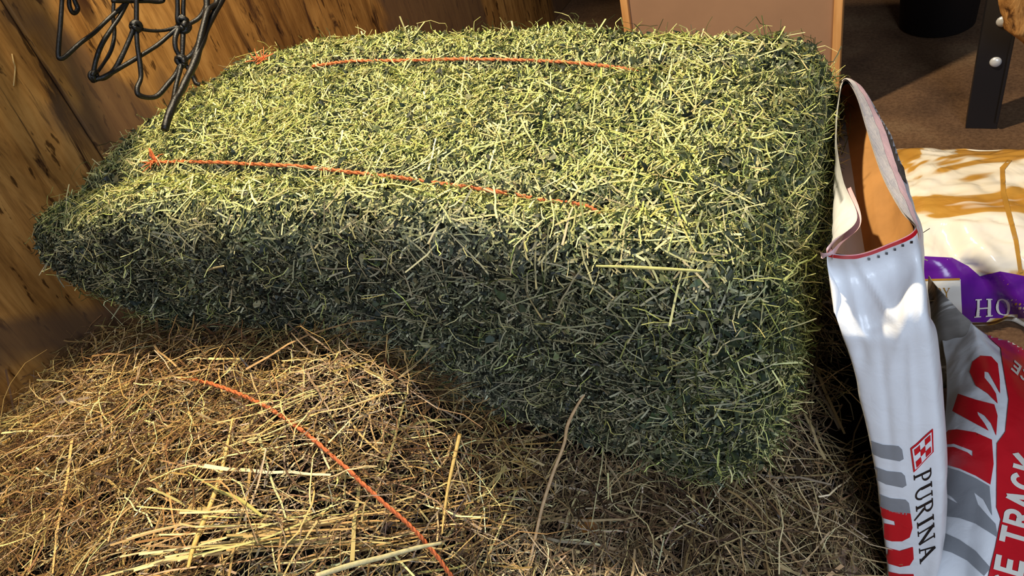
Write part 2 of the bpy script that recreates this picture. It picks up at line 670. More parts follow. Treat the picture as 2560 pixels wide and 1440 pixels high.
for pix, fray in (([(402, 415), (520, 414), (640, 418), (760, 427), (880, 440), (1000, 458), (1120, 474), (1240, 493), (1360, 516), (1460, 536), (1520, 546)], (404, 414)),
                  ([(790, 174), (880, 163), (1000, 161), (1150, 159), (1300, 161), (1420, 167), (1540, 177), (1650, 187)], (655, 166))):
    pts = [G.hit(px, py, 0.0095) for px, py in pix]
    pts = [p for p in pts if p is not None]
    pts[-1] = G.hit(*pix[-1], -0.002)
    parts = [twine_mesh(pts)] + frayed(G.hit(*fray, 0.011))
    if fray[1] < 300: parts += frayed(G.hit(fray[0] + 12, fray[1] - 2, 0.012), 10)
    vv, ff = join(parts)
    link('twine', poly_mesh('twine', vv, ff, True), M_TWINE, bale)

# ------------------------------------------------------------------ brown grass hay


def hay_height(x, y):
    x, y = np.broadcast_arrays(np.asarray(x, float), np.asarray(y, float))
    P = np.stack([x.ravel(), y.ravel(), 0 * x.ravel()], 1)
    xs = [-0.62, -0.5, -0.4, -0.25, -0.1, 0.0, 0.06, 0.11, 0.16, 0.22, 0.30, 0.8]
    zs = [0.015, 0.055, 0.085, 0.115, 0.140, 0.162, 0.162, 0.125, 0.04, -0.035, -0.07, -0.075]
    z = sum(np.interp(x + d, xs, zs) for d in (-0.02, -0.01, 0, 0.01, 0.02)) / 5
    z = z - 0.05 * sstep(-0.42, -0.75, y)
    # the heap on the right falls away towards the bags
    z = z + 0.03 * np.exp(-((x - 0.48) / 0.10) ** 2 - ((y + 0.25) / 0.12) ** 2)
    z = z + 0.13 * sstep(0.46, 0.52, x) * sstep(-0.20, 0.05, y)
    z = z - 0.18 * sstep(0.575, 0.64, x)
    z = z + (0.018 * vnoise(P, 7, 41, 2) + 0.009 * vnoise(P, 22, 42) - 0.014 * np.maximum(vnoise(P, 30, 43, 2) - 0.05, 0) * 3).reshape(x.shape)
    under = sstep(-0.255, -0.205, y) * (1 - sstep(0.47, 0.53, x))
    z = z * (1 - under) + np.minimum(z, -0.008) * under
    return z


def hay_block(x0, x1, y0, y1, res=0.011):
    nx, ny = int((x1 - x0) / res), int((y1 - y0) / res)
    gx, gy = np.meshgrid(np.linspace(x0, x1, nx + 1), np.linspace(y0, y1, ny + 1), indexing='ij')
    gz = hay_height(gx, gy)
    V = np.stack([gx, gy, gz], -1).reshape(-1, 3)
    idx = np.arange(len(V)).reshape(nx + 1, ny + 1)
    Q = np.stack([idx[:-1, :-1], idx[1:, :-1], idx[1:, 1:], idx[:-1, 1:]], -1).reshape(-1, 4)
    # skirts and underside
    per = np.concatenate([idx[:, 0], idx[-1, 1:], idx[-2::-1, -1], idx[0, -2:0:-1]])
    b = len(V)
    low = V[per].copy()
    low[:, 2] = FLOOR_Z
    V2 = np.concatenate([V, low])
    k = np.arange(len(per))
    k2 = (k + 1) % len(per)
    SK = np.stack([per[k], b + k, b + k2, per[k2]], 1)
    return V, Q, V2, np.concatenate([Q, SK])


BROWN = [(218, 184, 118), (176, 140, 84), (232, 206, 146), (134, 100, 62), (96, 68, 44), (160, 142, 86), (74, 54, 36), (190, 164, 130)]
BROWNW = [3, 5, 2, 5, 4.5, 1.5, 3.5, 1.5]


def brown_hay(surf, n_short, n_long, flow, grey=0.0, vis=None):
    vis = np.ones(len(surf.T)) if vis is None else vis
    out = []
    pal = BROWN
    if grey: pal = [tuple(np.array(c) * (1 - grey) + np.array((150, 138, 122)) * grey * (sum(c) / 400)) for c in BROWN]
    for n, l0, sg, w0, w1, lift, ns, bend, wob in ((n_short, 0.035, 0.5, 0.0010, 0.0028, 0.014, 3, 0.10, 0.03),
                                                  (n_long, 0.085, 0.4, 0.0010, 0.0026, 0.026, 7, 0.19, 0.020),
                                                  (n_long // 14, 0.10, 0.4, 0.0028, 0.0055, 0.026, 6, 0.06, 0.012)):
        P, N = surf.sample(n, vis)
        N = unit(N * 0.5 + [0, 0, 0.5])
        P = P + N * (-0.004 + (lift + 0.004) * rng.random(n) ** 0.75)[:, None]
        ang = flow(P) + rng.normal(0, 1.2, n)
        D = np.stack([np.cos(ang), np.sin(ang), rng.normal(0, 0.16, n)], 1)
        D = unit(D - N * (D * N).sum(1)[:, None] * 0.8 + N * rng.normal(0, 0.10, n)[:, None])
        out.append(strands(P, D, N, np.clip(rng.lognormal(math.log(l0), sg, n), 0.012, 0.22), rng.uniform(w0, w1, n),
                           palette(n, pal, BROWNW, 0.26) * 0.86, ns, 3, bend, wob, flat=0.45, taper=0.45))
    # curly thin wisps standing up
    n = n_long // 4
    P, N = surf.sample(n, vis)
    P = P + N * rng.uniform(0.002, 0.022, n)[:, None]
    out.append(strands(P, unit(rng.normal(0, 1, (n, 3)) * [1, 1, 0.55]), N, rng.uniform(0.03, 0.10, n), rng.uniform(0.0007, 0.0013, n),
                       palette(n, pal, BROWNW, 0.15), 8, 3, 0.35, 0.03, taper=0.5))
    return out


bV, bQ, bV2, bQ2 = hay_block(-0.585, 0.235, -0.86, 0.27)
HB = Surf(bV, bQ)
hayb = empty('grass_hay_bale', (-0.2, -0.4, FLOOR_Z), 'coarse brown grass hay bale in front with a single orange twine curving over it', 'hay bale', 'hay bales')
link('packed_hay', mesh_np('brown_core', bV2, bQ2, True), M_BCORE, hayb)
vis = np.where(HB.C[:, 1] < -0.195, 1.0, 0.02)


def sheaf(n, p0, p1, spread, l0, l1, w0, w1, cols):
    """a handful of long straws lying side by side"""
    a, b = HB.hit(*p0, 0.02), HB.hit(*p1, 0.02)
    if a is None or b is None: return []
    d = unit(b - a)
    t_ = rng.random(n)
    side = unit(np.cross(d, [0, 0, 1.0]))
    P = a + (b - a) * t_[:, None] + side * rng.normal(0, spread, n)[:, None]
    P[:, 2] = hay_height(P[:, 0], P[:, 1]) + rng.uniform(0.008, 0.026, n)
    D = unit(d + rng.normal(0, 0.16, (n, 3)) * [1, 1, 0.25])
    return [strands(P, D, np.tile([0, 0, 1.0], (n, 1)), rng.uniform(l0, l1, n), rng.uniform(w0, w1, n), palette(n, cols, [1] * len(cols), 0.12), 6, 3, 0.05, 0.008, flat=0.4, taper=0.35)]


PALE = [(222, 194, 130), (196, 160, 98), (196, 178, 114), (166, 126, 74)]
extra = sheaf(75, (480, 1435), (1000, 1330), 0.018, 0.09, 0.22, 0.0016, 0.004, PALE)
extra += sheaf(30, (20, 1110), (330, 960), 0.010, 0.07, 0.16, 0.0014, 0.003, PALE[1:])
extra += sheaf(30, (700, 1130), (1020, 1010), 0.02, 0.06, 0.14, 0.0012, 0.0026, PALE)
soup('loose_stalks', extra + brown_hay(HB, 5000, 7600, lambda P: 0.35 + 1.1 * vnoise(P, 4, 51), 0.0, vis), M_HAY, hayb)['kind'] = 'stuff'

hV, hQ, hV2, hQ2 = hay_block(0.237, 0.622, -0.80, 0.30)
HH = Surf(hV, hQ)
heap = link('loose_hay', mesh_np('heap_core', hV2, hQ2, True), M_BCORE)
tag(heap, 'loose brown hay scattered around the foot of the green bale', 'hay', kind='stuff')
vis = np.where((HH.C[:, 1] < -0.19) | (HH.C[:, 0] > 0.46), 1.0, 0.03) * np.where((HH.C[:, 0] > 0.56) & (HH.C[:, 1] > -0.12), 0.0, 1)
n = 6000                                                   # the loose side of the heap, facing the bags
P = np.stack([np.full(n, 0.623), rng.uniform(-0.80, 0.30, n), rng.uniform(FLOOR_Z, -0.05, n)], 1)
P[:, 2] = np.minimum(P[:, 2], hay_height(P[:, 0], P[:, 1]) + 0.01)
N = np.tile([1.0, 0, 0.2], (n, 1))
D = rng.normal(0, 1, (n, 3)) * [0.12, 1, 0.7]
side = [strands(P + N * rng.uniform(0, 0.008, n)[:, None], D, N, np.clip(rng.lognormal(math.log(0.045), 0.5, n), 0.012, 0.14), rng.uniform(0.001, 0.0026, n),
                palette(n, BROWN, BROWNW, 0.26) * 0.86, 4, 3, 0.12, 0.02, flat=0.45, taper=0.45)]
soup('hay_strands', side + brown_hay(HH, 5500, 6500, lambda P: -0.6 + 1.6 * vnoise(P, 5, 52), 0.35, vis), M_HAY, heap)['kind'] = 'stuff'


def hay_at(px, py, off=0.0):
    best = None
    for s in (HB, HH, G):
        h = s.hit(px, py, off)
        if h is not None and (best is None or np.linalg.norm(h - CAM) < np.linalg.norm(best - CAM)): best = h
    return best


pix = ((450, 945), (520, 957), (600, 985), (680, 1025), (770, 1088), (860, 1165), (940, 1240), (1020, 1310), (1075, 1370), (1135, 1450), (1160, 1500))
hits = [(p, hay_at(*p, 0.012)) for p in pix]
hits = [(p, h) for p, h in hits if h is not None]
dist = np.array([np.linalg.norm(h - CAM) for p, h in hits])
kk = np.arange(len(dist))
dist = np.polyval(np.polyfit(kk, dist, 3), kk) - 0.038      # pulled taut over the bumps
pts = [CAM + unit(ray(*p)) * d for (p, h), d in zip(hits, dist)]
vv, ff = twine_mesh(pts, 0.0021)
link('twine', poly_mesh('twine', vv, ff, True), M_TWINE, hayb)

# ------------------------------------------------------------------ single stalks one can point at


def stalk(name, pix, widths, label, color, lift=0.02, group='single pale stalks', z_end=None):
    """pix: picture points followed over the hay, lifted a little above it"""
    pts = []
    for i, p in enumerate(pix):
        q = hay_at(p[0], p[1], p[2] if len(p) > 2 else lift)
        if q is None: q = at(p[0], p[1], 2, -0.06)
        pts.append(q)
    # smooth the depth so a stiff stalk does not follow every bump
    d = np.array([np.linalg.norm(q - CAM) for q in pts])
    k = np.arange(len(d))
    fit = np.polyval(np.polyfit(k, d, 1), k)
    pts = [CAM + unit(ray(p[0], p[1])) * (fi - (0.045 if 'brown' in label else 0.022)) for p, fi in zip(pix, fit)]
    P = catmull(pts, 40)
    r = np.interp(np.linspace(0, 1, 40), np.linspace(0, 1, len(widths)), widths) * 0.5
    T = unit(np.gradient(P, axis=0))
    Bn = unit(np.cross(T, unit(CAM - P)))
    Un = np.cross(Bn, T)
    V = np.concatenate([[P[i] + Bn[i] * r[i] * math.cos(a) + Un[i] * r[i] * 0.4 * math.sin(a) for a in np.arange(6) * math.pi / 3] for i in range(40)])
    F = [(i * 6 + s, i * 6 + (s + 1) % 6, (i + 1) * 6 + (s + 1) % 6, (i + 1) * 6 + s) for i in range(39) for s in range(6)]
    F += [tuple(range(6))[::-1], tuple(39 * 6 + s for s in range(6))]
    o = link(name, poly_mesh(name, V, F, True), mat_plain('dry_stalk', lin(*color), 0.45, 0.35, noise=(160, 0.75)))
    return tag(o, label, 'hay stalk', group)


stalk('hay_stalk', [(1500, 950), (1455, 995), (1420, 1060), (1410, 1110), (1380, 1190), (1355, 1270), (1335, 1360), (1312, 1460)],
      [0.001, 0.003, 0.0045, 0.004, 0.0045, 0.0045, 0.004, 0.0035], 'longest pale hay stalk hanging S-bent down the front face of the green bale', (205, 170, 125), 0.03)
stalk('hay_stalk', [(582, 1045), (565, 1130), (545, 1210), (515, 1290), (485, 1365), (470, 1420)],
      [0.002, 0.004, 0.005, 0.0055, 0.005, 0.003], 'broad straight straw blade lying steeply across the brown hay bale, left of the orange twine', (225, 190, 110), 0.025)
stalk('hay_stalk', [(470, 1180), (540, 1222), (600, 1250), (655, 1290)],
      [0.0015, 0.003, 0.0045, 0.003], 'short pale green straw crossing under the broad steep blade on the brown bale', (200, 190, 110), 0.016)
stalk('hay_stalk', [(790, 1440), (880, 1412), (960, 1392), (1040, 1370), (1105, 1357)],
      [0.005, 0.0055, 0.005, 0.0045, 0.003], 'whitish flat straw crossing over the lower end of the orange twine on the brown bale', (226, 212, 160), 0.028)
stalk('hay_stalk', [(420, 850), (440, 760), (470, 700), (520, 675), (560, 665)],
      [0.002, 0.003, 0.0035, 0.003, 0.002], 'thin pale stalk kinked upward against the shaded front of the green bale', (206, 190, 140), 0.035)
stalk('hay_stalk', [(0, 1115), (70, 1075), (150, 1035), (240, 1005), (330, 965)],
      [0.005, 0.006, 0.005, 0.004, 0.003], 'long golden blade along the far left shoulder of the brown bale', (206, 160, 84), 0.02)
stalk('hay_stalk', [(1150, 1085), (1135, 1150), (1120, 1220), (1110, 1290), (1105, 1335)],
      [0.005, 0.0045, 0.0035, 0.003, 0.0015], 'split straw standing upright where the brown bale meets the green bale', (214, 178, 104), 0.02)
stalk('hay_stalk', [(1830, 1175), (1880, 1140), (1920, 1095), (1950, 1045)],
      [0.002, 0.003, 0.003, 0.0015], 'yellow-green stalk slanting off the bottom near corner of the green bale', (206, 196, 110), 0.02)
stalk('alfalfa_stalk', [(1960, 245), (2010, 275), (2060, 310), (2115, 352)],
      [0.003, 0.0045, 0.005, 0.004], 'thick pale alfalfa stem sticking out of the green bale toward the white feed bag', (205, 200, 120), 0.02)
stalk('alfalfa_stalk', [(1910, 560), (1960, 580), (2020, 545), (2070, 520)],
      [0.002, 0.003, 0.003, 0.003], 'straight yellowish alfalfa stem lying across the right end of the green bale', (196, 190, 115), 0.02)
stalk('alfalfa_stalk', [(1490, 665), (1580, 668), (1660, 672), (1760, 678)],
      [0.002, 0.003, 0.003, 0.002], 'pale stem along the upper front edge of the green bale, by its right corner', (214, 206, 128), 0.012)


def wall_straw(pix, label):
    P = np.array([at(px, py, 0, WX + 0.003 + 0.004 * (i % 2)) for i, (px, py) in enumerate(pix)])
    vv, ff = tube(catmull(P, 16), 0.0011, 6)
    tag(link('hay_stalk', poly_mesh('hay_stalk', vv, ff, True), mat_plain('dry_stalk', lin(196, 160, 100), 0.5, 0.3)), label, 'hay stalk', 'single pale stalks')


wall_straw([(30, 135), (34, 155), (38, 170), (34, 215)], 'tiny pale straw stuck to the plywood wall left of the board seam')


def dry_leaf(name, px, py, size, color, label, ang, lift=0.012):
    c = hay_at(px, py, lift)
    n = unit(unit(CAM - c) + np.array([0.2, 0.1, 0.5]))
    u = unit(np.cross(n, [math.cos(ang), math.sin(ang), 0.2]))
    v_ = np.cross(n, u)
    V, F = [], []
    for i in range(13):
        t = i / 12 * 2 - 1
        wd = (1 - t * t) ** 0.7 * (0.55 + 0.12 * math.sin(9 * t))
        for j in range(7):
            s = j / 6 * 2 - 1
            V.append(c + size * (u * t + v_ * s * wd) + n * size * (0.35 * s * s * wd - 0.25 * t * t + 0.06 * math.sin(7 * t + 3 * s)))
    for i in range(12):
        for j in range(6):
            F.append((i * 7 + j, i * 7 + j + 1, (i + 1) * 7 + j + 1, (i + 1) * 7 + j))
    o = link(name, poly_mesh(name, V, F, True), mat_plain('leaf', lin(*color), 0.6, 0.25, noise=(120, 0.7)))
    m = o.modifiers.new('thick', 'SOLIDIFY')
    m.thickness = 0.0006
    return tag(o, label, 'leaf', 'fallen leaves')


dry_leaf('dry_leaf', 2075, 1395, 0.026, (150, 120, 100), 'large curled grey-brown dry leaf on the loose hay near the white bag', 0.4)
dry_leaf('dry_leaf', 1480, 1325, 0.018, (150, 98, 40), 'orange-brown dry leaf in the shaded hay below the green bale', 1.4)
dry_leaf('green_leaf', 1965, 998, 0.014, (128, 140, 70), 'small green alfalfa leaf dropped on the loose hay at the right end of the bale', 2.2)

# ------------------------------------------------------------------ black hay net on the wall side
net = empty('hay_net', (-0.45, -0.02, 0.35), 'black knotted rope hay net hanging loose against the plywood wall', 'hay net')


def cord(pix, r, x0=-0.52, x1=None, seg=24):
    n = len(pix)
    x1 = x0 if x1 is None else x1
    pts = [at(px, py, 0, x0 + (x1 - x0) * i / (n - 1)) for i, (px, py) in enumerate(pix)]
    P = catmull(pts, seg)
    return tube(P, r * 0.85 * (1 + 0.12 * vnoise(P, 60, 77)), 8)


thin = [
    cord([(157, -60), (155, 0), (151, 60), (147, 110), (146, 140), (152, 146), (165, 140), (200, 108), (235, 82), (270, 48), (300, 22), (318, 5)], 0.0042, -0.52, -0.50, 60),
    cord([(320, 0), (300, 40), (280, 70), (255, 110), (240, 150), (233, 185), (230, 200)], 0.0042, -0.50, -0.51),
    cord([(283, -40), (284, 0), (283, 45), (286, 85), (278, 125), (258, 160), (236, 190), (229, 201)], 0.0034, -0.52, -0.51, 36),
    cord([(230, 198), (250, 196), (275, 184), (330, 152), (390, 115), (425, 86), (448, 68)], 0.0042, -0.51, -0.47, 36),
    cord([(337, 62), (325, 95), (305, 140), (285, 175), (262, 194), (243, 196)], 0.0046, -0.49, -0.51, 30),
    cord([(280, 2), (330, 3), (370, 3), (395, 5), (408, 1), (405, -12)], 0.0040, -0.50, -0.49),
    cord([(341, -40), (341, 20), (341, 60)], 0.0044, -0.49, -0.49, 10),
    cord([(341, 66), (343, 110), (350, 160), (352, 195), (343, 220), (347, 237), (372, 244), (395, 238), (420, 210), (440, 185), (452, 160)], 0.0046, -0.49, -0.46, 60),
    cord([(345, 72), (380, 77), (410, 76), (435, 70), (450, 66)], 0.0034, -0.49, -0.47),
    cord([(442, -40), (444, 20), (444, 50), (455, 66)], 0.0044, -0.47, -0.47),
    cord([(461, -40), (458, 20), (459, 48)], 0.0042, -0.47, -0.47, 10),
    cord([(455, 66), (480, 56), (500, 42), (515, 15), (520, -20)], 0.0048, -0.47, -0.45),
    cord([(446, 72), (438, 95), (439, 120), (450, 142), (453, 150)], 0.0048, -0.47, -0.46),
    cord([(458, 70), (457, 100), (455, 145), (450, 175), (440, 215), (434, 250)], 0.0046, -0.47, -0.45),
    cord([(455, 152), (475, 140), (490, 120), (503, 90)], 0.0044, -0.46, -0.44),
    cord([(456, 156), (470, 170), (484, 195), (490, 208), (500, 212)], 0.0042, -0.46, -0.44),
    cord([(174, -30), (173, 10), (180, 30), (189, 31), (194, 20), (186, 0), (180, -25)], 0.0040, -0.53, -0.53, 40),
]
vv, ff = join(thin)
link('netting', poly_mesh('netting', vv, ff, True), M_CORD, net)
thick = [
    cord([(565, -20), (550, 8), (532, 40), (515, 75), (505, 105), (492, 140), (480, 170), (465, 200), (448, 235), (432, 265), (420, 290), (412, 322)], 0.0064, -0.44, -0.385, 50),
    cord([(515, -30), (517, 20), (511, 60), (504, 100), (490, 150), (470, 190), (455, 225), (438, 250), (425, 285), (411, 325)], 0.0066, -0.44, -0.385, 50),
    cord([(545, -20), (540, 10), (522, 22), (512, 50), (500, 100), (485, 155), (477, 185)], 0.0058, -0.44, -0.41, 36),
]
vv, ff = join(thick)
link('draw_cord', poly_mesh('draw_cord', vv, ff, True), M_CORD, net)
# unseen upper net added to shade wall and bale, hung from a hook
up = []
for k in range(46):
    a = rng.uniform(0, 2 * math.pi)
    q = []
    for i in range(12):
        z = 0.66 + 0.5 * i / 11
        r = 0.105 * math.sin(math.pi * min(1, (i + 0.8) / 12.5)) ** 0.7
        a += rng.normal(0.12, 0.35)
        q.append([-0.475 + r * math.cos(a), 0.0 + r * math.sin(a), z + rng.normal(0, 0.01)])
    up.append(tube(catmull(q, 40), 0.0045, 6))
vv, ff = join(up)
link('shade_netting', poly_mesh('shade_netting', vv, ff, True), M_CORD, net)
hk = [(WX + 0.001, 0, 1.22), (-0.54, 0, 1.22), (-0.49, 0, 1.215), (-0.470, 0, 1.18), (-0.480, 0, 1.15), (-0.50, 0, 1.155)]
vv, ff = tube(catmull(hk, 30), 0.005, 10)
tag(link('wall_hook', poly_mesh('wall_hook', vv, ff, True), mat_plain('hook_steel', lin(90, 88, 86), 0.4, 0.5, 0.8)), 'steel hook on the plywood wall holding the black hay net', 'hook')
for (px, py, x, rad) in ((341, 64, -0.49, 0.0085), (457, 64, -0.47, 0.0105), (455, 50, -0.47, 0.008), (453, 152, -0.46, 0.0085), (233, 192, -0.51, 0.0075)):
    c = at(px, py, 0, x)
    parts = []
    for k in range(3):
        ax = unit(rng.normal(0, 1, 3))
        u = unit(np.cross(ax, [0.3, 0.5, 0.8]))
        v_ = np.cross(ax, u)
        a = np.linspace(0, 2 * math.pi, 22)
        parts.append(tube(c + rad * 0.75 * (np.cos(a)[:, None] * u + np.sin(a)[:, None] * v_) + rng.normal(0, 0.001, 3), rad * 0.5, 8))
    vv, ff = join(parts)
    link('knot', poly_mesh('knot', vv, ff, True), M_CORD, net)

# ------------------------------------------------------------------ background things
pan = empty('framed_panel', (0.16, 1.12, FLOOR_Z), 'brown flat panel in a pale pine frame standing behind the green bale', 'panel')
PY = 1.10
xl, xr = at(1549, 0, 1, PY)[0], at(2108, 0, 1, PY)[0]
v, f = box(xl + 0.018, xr - 0.018, PY + 0.012, PY + 0.022, FLOOR_Z + 0.018, 0.55)
link('board', poly_mesh('board', v, f), mat_plain('brown_hardboard', lin(160, 122, 92), 0.55, 0.3, noise=(8, 0.9)), pan)
M_PINE = mat_wood('pine_strip', lin(196, 138, 78), lin(224, 166, 102))
for (a, b, c, d, nm) in ((xl, xl + 0.019, FLOOR_Z, 0.57, 'side_rail'), (xr - 0.019, xr, FLOOR_Z, 0.57, 'side_rail'),
                         (xl + 0.019, xr - 0.019, FLOOR_Z, FLOOR_Z + 0.019, 'bottom_rail'), (xl + 0.019, xr - 0.019, 0.551, 0.57, 'top_rail')):
    v, f = box(a, b, PY, PY + 0.03, c, d)
    bevel(link(nm, poly_mesh(nm, v, f), M_PINE, pan), 0.0015)

# dark tub behind
tub = empty('rubber_tub', (0.62, 1.62, FLOOR_Z), 'black round tub standing in the shade behind the framed panel and the steel post', 'tub')
prof = [(0.0, 0.0), (0.085, 0.0), (0.095, 0.008), (0.112, 0.30), (0.118, 0.31), (0.118, 0.325), (0.108, 0.325), (0.104, 0.30), (0.088, 0.02), (0.0, 0.018)]
V, F = [], []
for (r, z) in prof:
    for k in range(32):
        a = 2 * math.pi * k / 32
        V.append((0.62 + r * math.cos(a), 1.62 + r * math.sin(a), FLOOR_Z + z))
for i in range(len(prof) - 1):
    for k in range(32):
        F.append((i * 32 + k, i * 32 + (k + 1) % 32, (i + 1) * 32 + (k + 1) % 32, (i + 1) * 32 + k))
link('body', poly_mesh('body', V, F, True), mat_plain('black_rubber', lin(24, 20, 20), 0.6, 0.3), tub)

# black steel post with two bolts, and the rough log in front of it
pb = at(2452, 322, 2, FLOOR_Z)
post = empty('steel_post', (pb[0], pb[1], FLOOR_Z), 'black steel angle post with two round silver bolts standing on the floor', 'post')
hw = 0.031
v, f = box(pb[0] - hw, pb[0] + hw, pb[1], pb[1] + 0.006, FLOOR_Z, 0.75)
v, f = box(pb[0] - hw, pb[0] - hw + 0.006, pb[1] + 0.006, pb[1] + 0.05, FLOOR_Z, 0.75, v, f)
v, f = box(pb[0] + hw - 0.006, pb[0] + hw, pb[1] - 0.008, pb[1], FLOOR_Z + 0.02, 0.75, v, f)
bevel(link('upright', poly_mesh('upright', v, f), mat_plain('black_steel', lin(26, 25, 28), 0.4, 0.5), post), 0.0015)
for px, py in ((2489, 155), (2506, 54)):
    c = at(px, py, 1, pb[1])
    V, F = [], []
    for i in range(7):
        a = i / 6 * math.pi / 2
        r, h = 0.0115 * math.cos(a) + 1e-4, 0.007 * math.sin(a)
        for k in range(20):
            V.append((c[0] + r * math.cos(k * math.pi / 10), c[1] - h, c[2] + r * math.sin(k * math.pi / 10)))
    for i in range(6):
        for k in range(20):
            F.append((i * 20 + k, i * 20 + (k + 1) % 20, (i + 1) * 20 + (k + 1) % 20, (i + 1) * 20 + k))
    link('bolt', poly_mesh('bolt', V, F, True), mat_plain('zinc', lin(205, 205, 205), 0.35, 0.5, 0.3), post)

c0, c1 = at(2572, 112, 1, 0.98), at(2548, -90, 1, 0.98)
V, F = [], []
NR_, NK = 40, 36
for i in range(NR_):
    t = i / (NR_ - 1)
    c = c0 + (c1 - c0) * t
    rr = 0.034 * min(1.0, (0.25 + 3.2 * t)) * (1 + 0.25 * t)
    for k in range(NK):
        a = 2 * math.pi * k / NK
        V.append([c[0] + rr * math.cos(a), c[1] + rr * math.sin(a), c[2]])
V = np.array(V)
V[:, :2] += 0.010 * np.stack([vnoise(V * [1, 1, 0.5], 40, s, 3) for s in (81, 82)], 1)
for i in range(NR_ - 1):
    for k in range(NK):
        F.append((i * NK + k, i * NK + (k + 1) % NK, (i + 1) * NK + (k + 1) % NK, (i + 1) * NK + k))
F += [tuple(range(NK))[::-1], tuple((NR_ - 1) * NK + k for k in range(NK))]
t = NT('rough_bark')
nz = t.noise(50, 6, 0.7, (1, 1, 0.35), 0.6)
t.set(t.ramp(nz, [(0.36, lin(70, 42, 18)), (0.48, lin(160, 112, 58)), (0.7, lin(206, 156, 92))]), 0.7, 0.2)
t.bump(nz, 0.6, 0.006)
tag(link('rough_log', poly_mesh('rough_log', V, F, True), t.m), 'rough weathered brown log end hanging in front of the black steel post', 'log')

# ------------------------------------------------------------------ feed bags


def grid_mesh(S_, closed=False):
    nv, nu = S_.shape[:2]
    idx = np.arange(nv * nu).reshape(nv, nu)
    if closed:
        nx = np.roll(idx, -1, 1)
        Q = np.stack([idx[:-1], nx[:-1], nx[1:], idx[1:]], -1).reshape(-1, 4)
    else:
        Q = np.stack([idx[:-1, :-1], idx[:-1, 1:], idx[1:, 1:], idx[1:, :-1]], -1).reshape(-1, 4)
    return S_.reshape(-1, 3).copy(), Q


def vert_normals(V, Q):
    a, b, c = V[Q[:, 0]], V[Q[:, 1]], V[Q[:, 3]]
    fn = np.cross(b - a, c - a)
    N = np.zeros_like(V)
    for k in range(4): np.add.at(N, Q[:, k], fn)
    return unit(N)


class Bag:
    def __init__(self, V, Q):
        self.V, self.Q = V, Q
        self.bvh = BVHTree.FromPolygons([Vector(p) for p in V], [tuple(map(int, q)) for q in Q])

    def decal(self, name, polys, mat, parent, step=7.0, off=0.0008):
        """printing laid on the bag: outlines given as seen in the picture, wrapped on the film"""
        VV, FF, b = [], [], 0
        for P in polys:
            P = np.array(P, float)
            # densify outline
            R = []
            for i in range(len(P)):
                p, q = P[i], P[(i + 1) % len(P)]
                m = max(1, int(np.linalg.norm(q - p) / step))
                R += [p + (q - p) * k / m for k in range(m)]
            R = np.array(R)
            lo, hi = R.min(0), R.max(0)
            gx, gy = np.meshgrid(np.arange(lo[0] + step / 2, hi[0], step), np.arange(lo[1] + step / 2, hi[1], step))
            pts = [Vector(p) for p in R] + [Vector(p) for p in np.stack([gx.ravel(), gy.ravel()], 1)]
            res = delaunay_2d_cdt(pts, [], [list(range(len(R)))], 1, 1e-4)
            ok = {}
            for i, p in enumerate(res[0]):
                d = Vector(ray(p.x, p.y)).normalized()
                h = self.bvh.ray_cast(Vector(CAM), d)
                if h[0] is None: continue
                nn = h[1] if h[1].dot(d) < 0 else -h[1]
                ok[i] = len(VV)
                VV.append(h[0] + nn * off)
            for fc in res[2]:
                if all(i in ok for i in fc): FF.append(tuple(ok[i] for i in fc))
        if not FF: return None
        return link(name, poly_mesh(name, VV, FF, True), mat, parent)


def quad_map(q, pts):
    """unit square (x right, y down) into a picture quad tl, tr, br, bl"""
    q = np.array(q, float)
    pts = np.asarray(pts, float)
    x, y = pts[:, :1], pts[:, 1:]
    return (q[0] * (1 - x) + q[1] * x) * (1 - y) + (q[3] * (1 - x) + q[2] * x) * y


def bar(x0, y0, x1, y1, w0, w1=None):
    w1 = w0 if w1 is None else w1
    d = unit(np.array([x1 - x0, y1 - y0], float))
    n = np.array([-d[1], d[0]])
    a, b = np.array([x0, y0]), np.array([x1, y1])
    return np.array([a + n * w0 / 2, b + n * w1 / 2, b - n * w1 / 2, a - n * w0 / 2])


def arc(cx, cy, rx, ry, a0, a1, wx, wy, n=18):
    a = np.radians(np.linspace(a0, a1, n))
    o = np.stack([cx + rx * np.cos(a), cy + ry * np.sin(a)], 1)
    i = np.stack([cx + (rx - wx) * np.cos(a), cy + (ry - wy) * np.sin(a)], 1)
    return np.concatenate([o, i[::-1]])


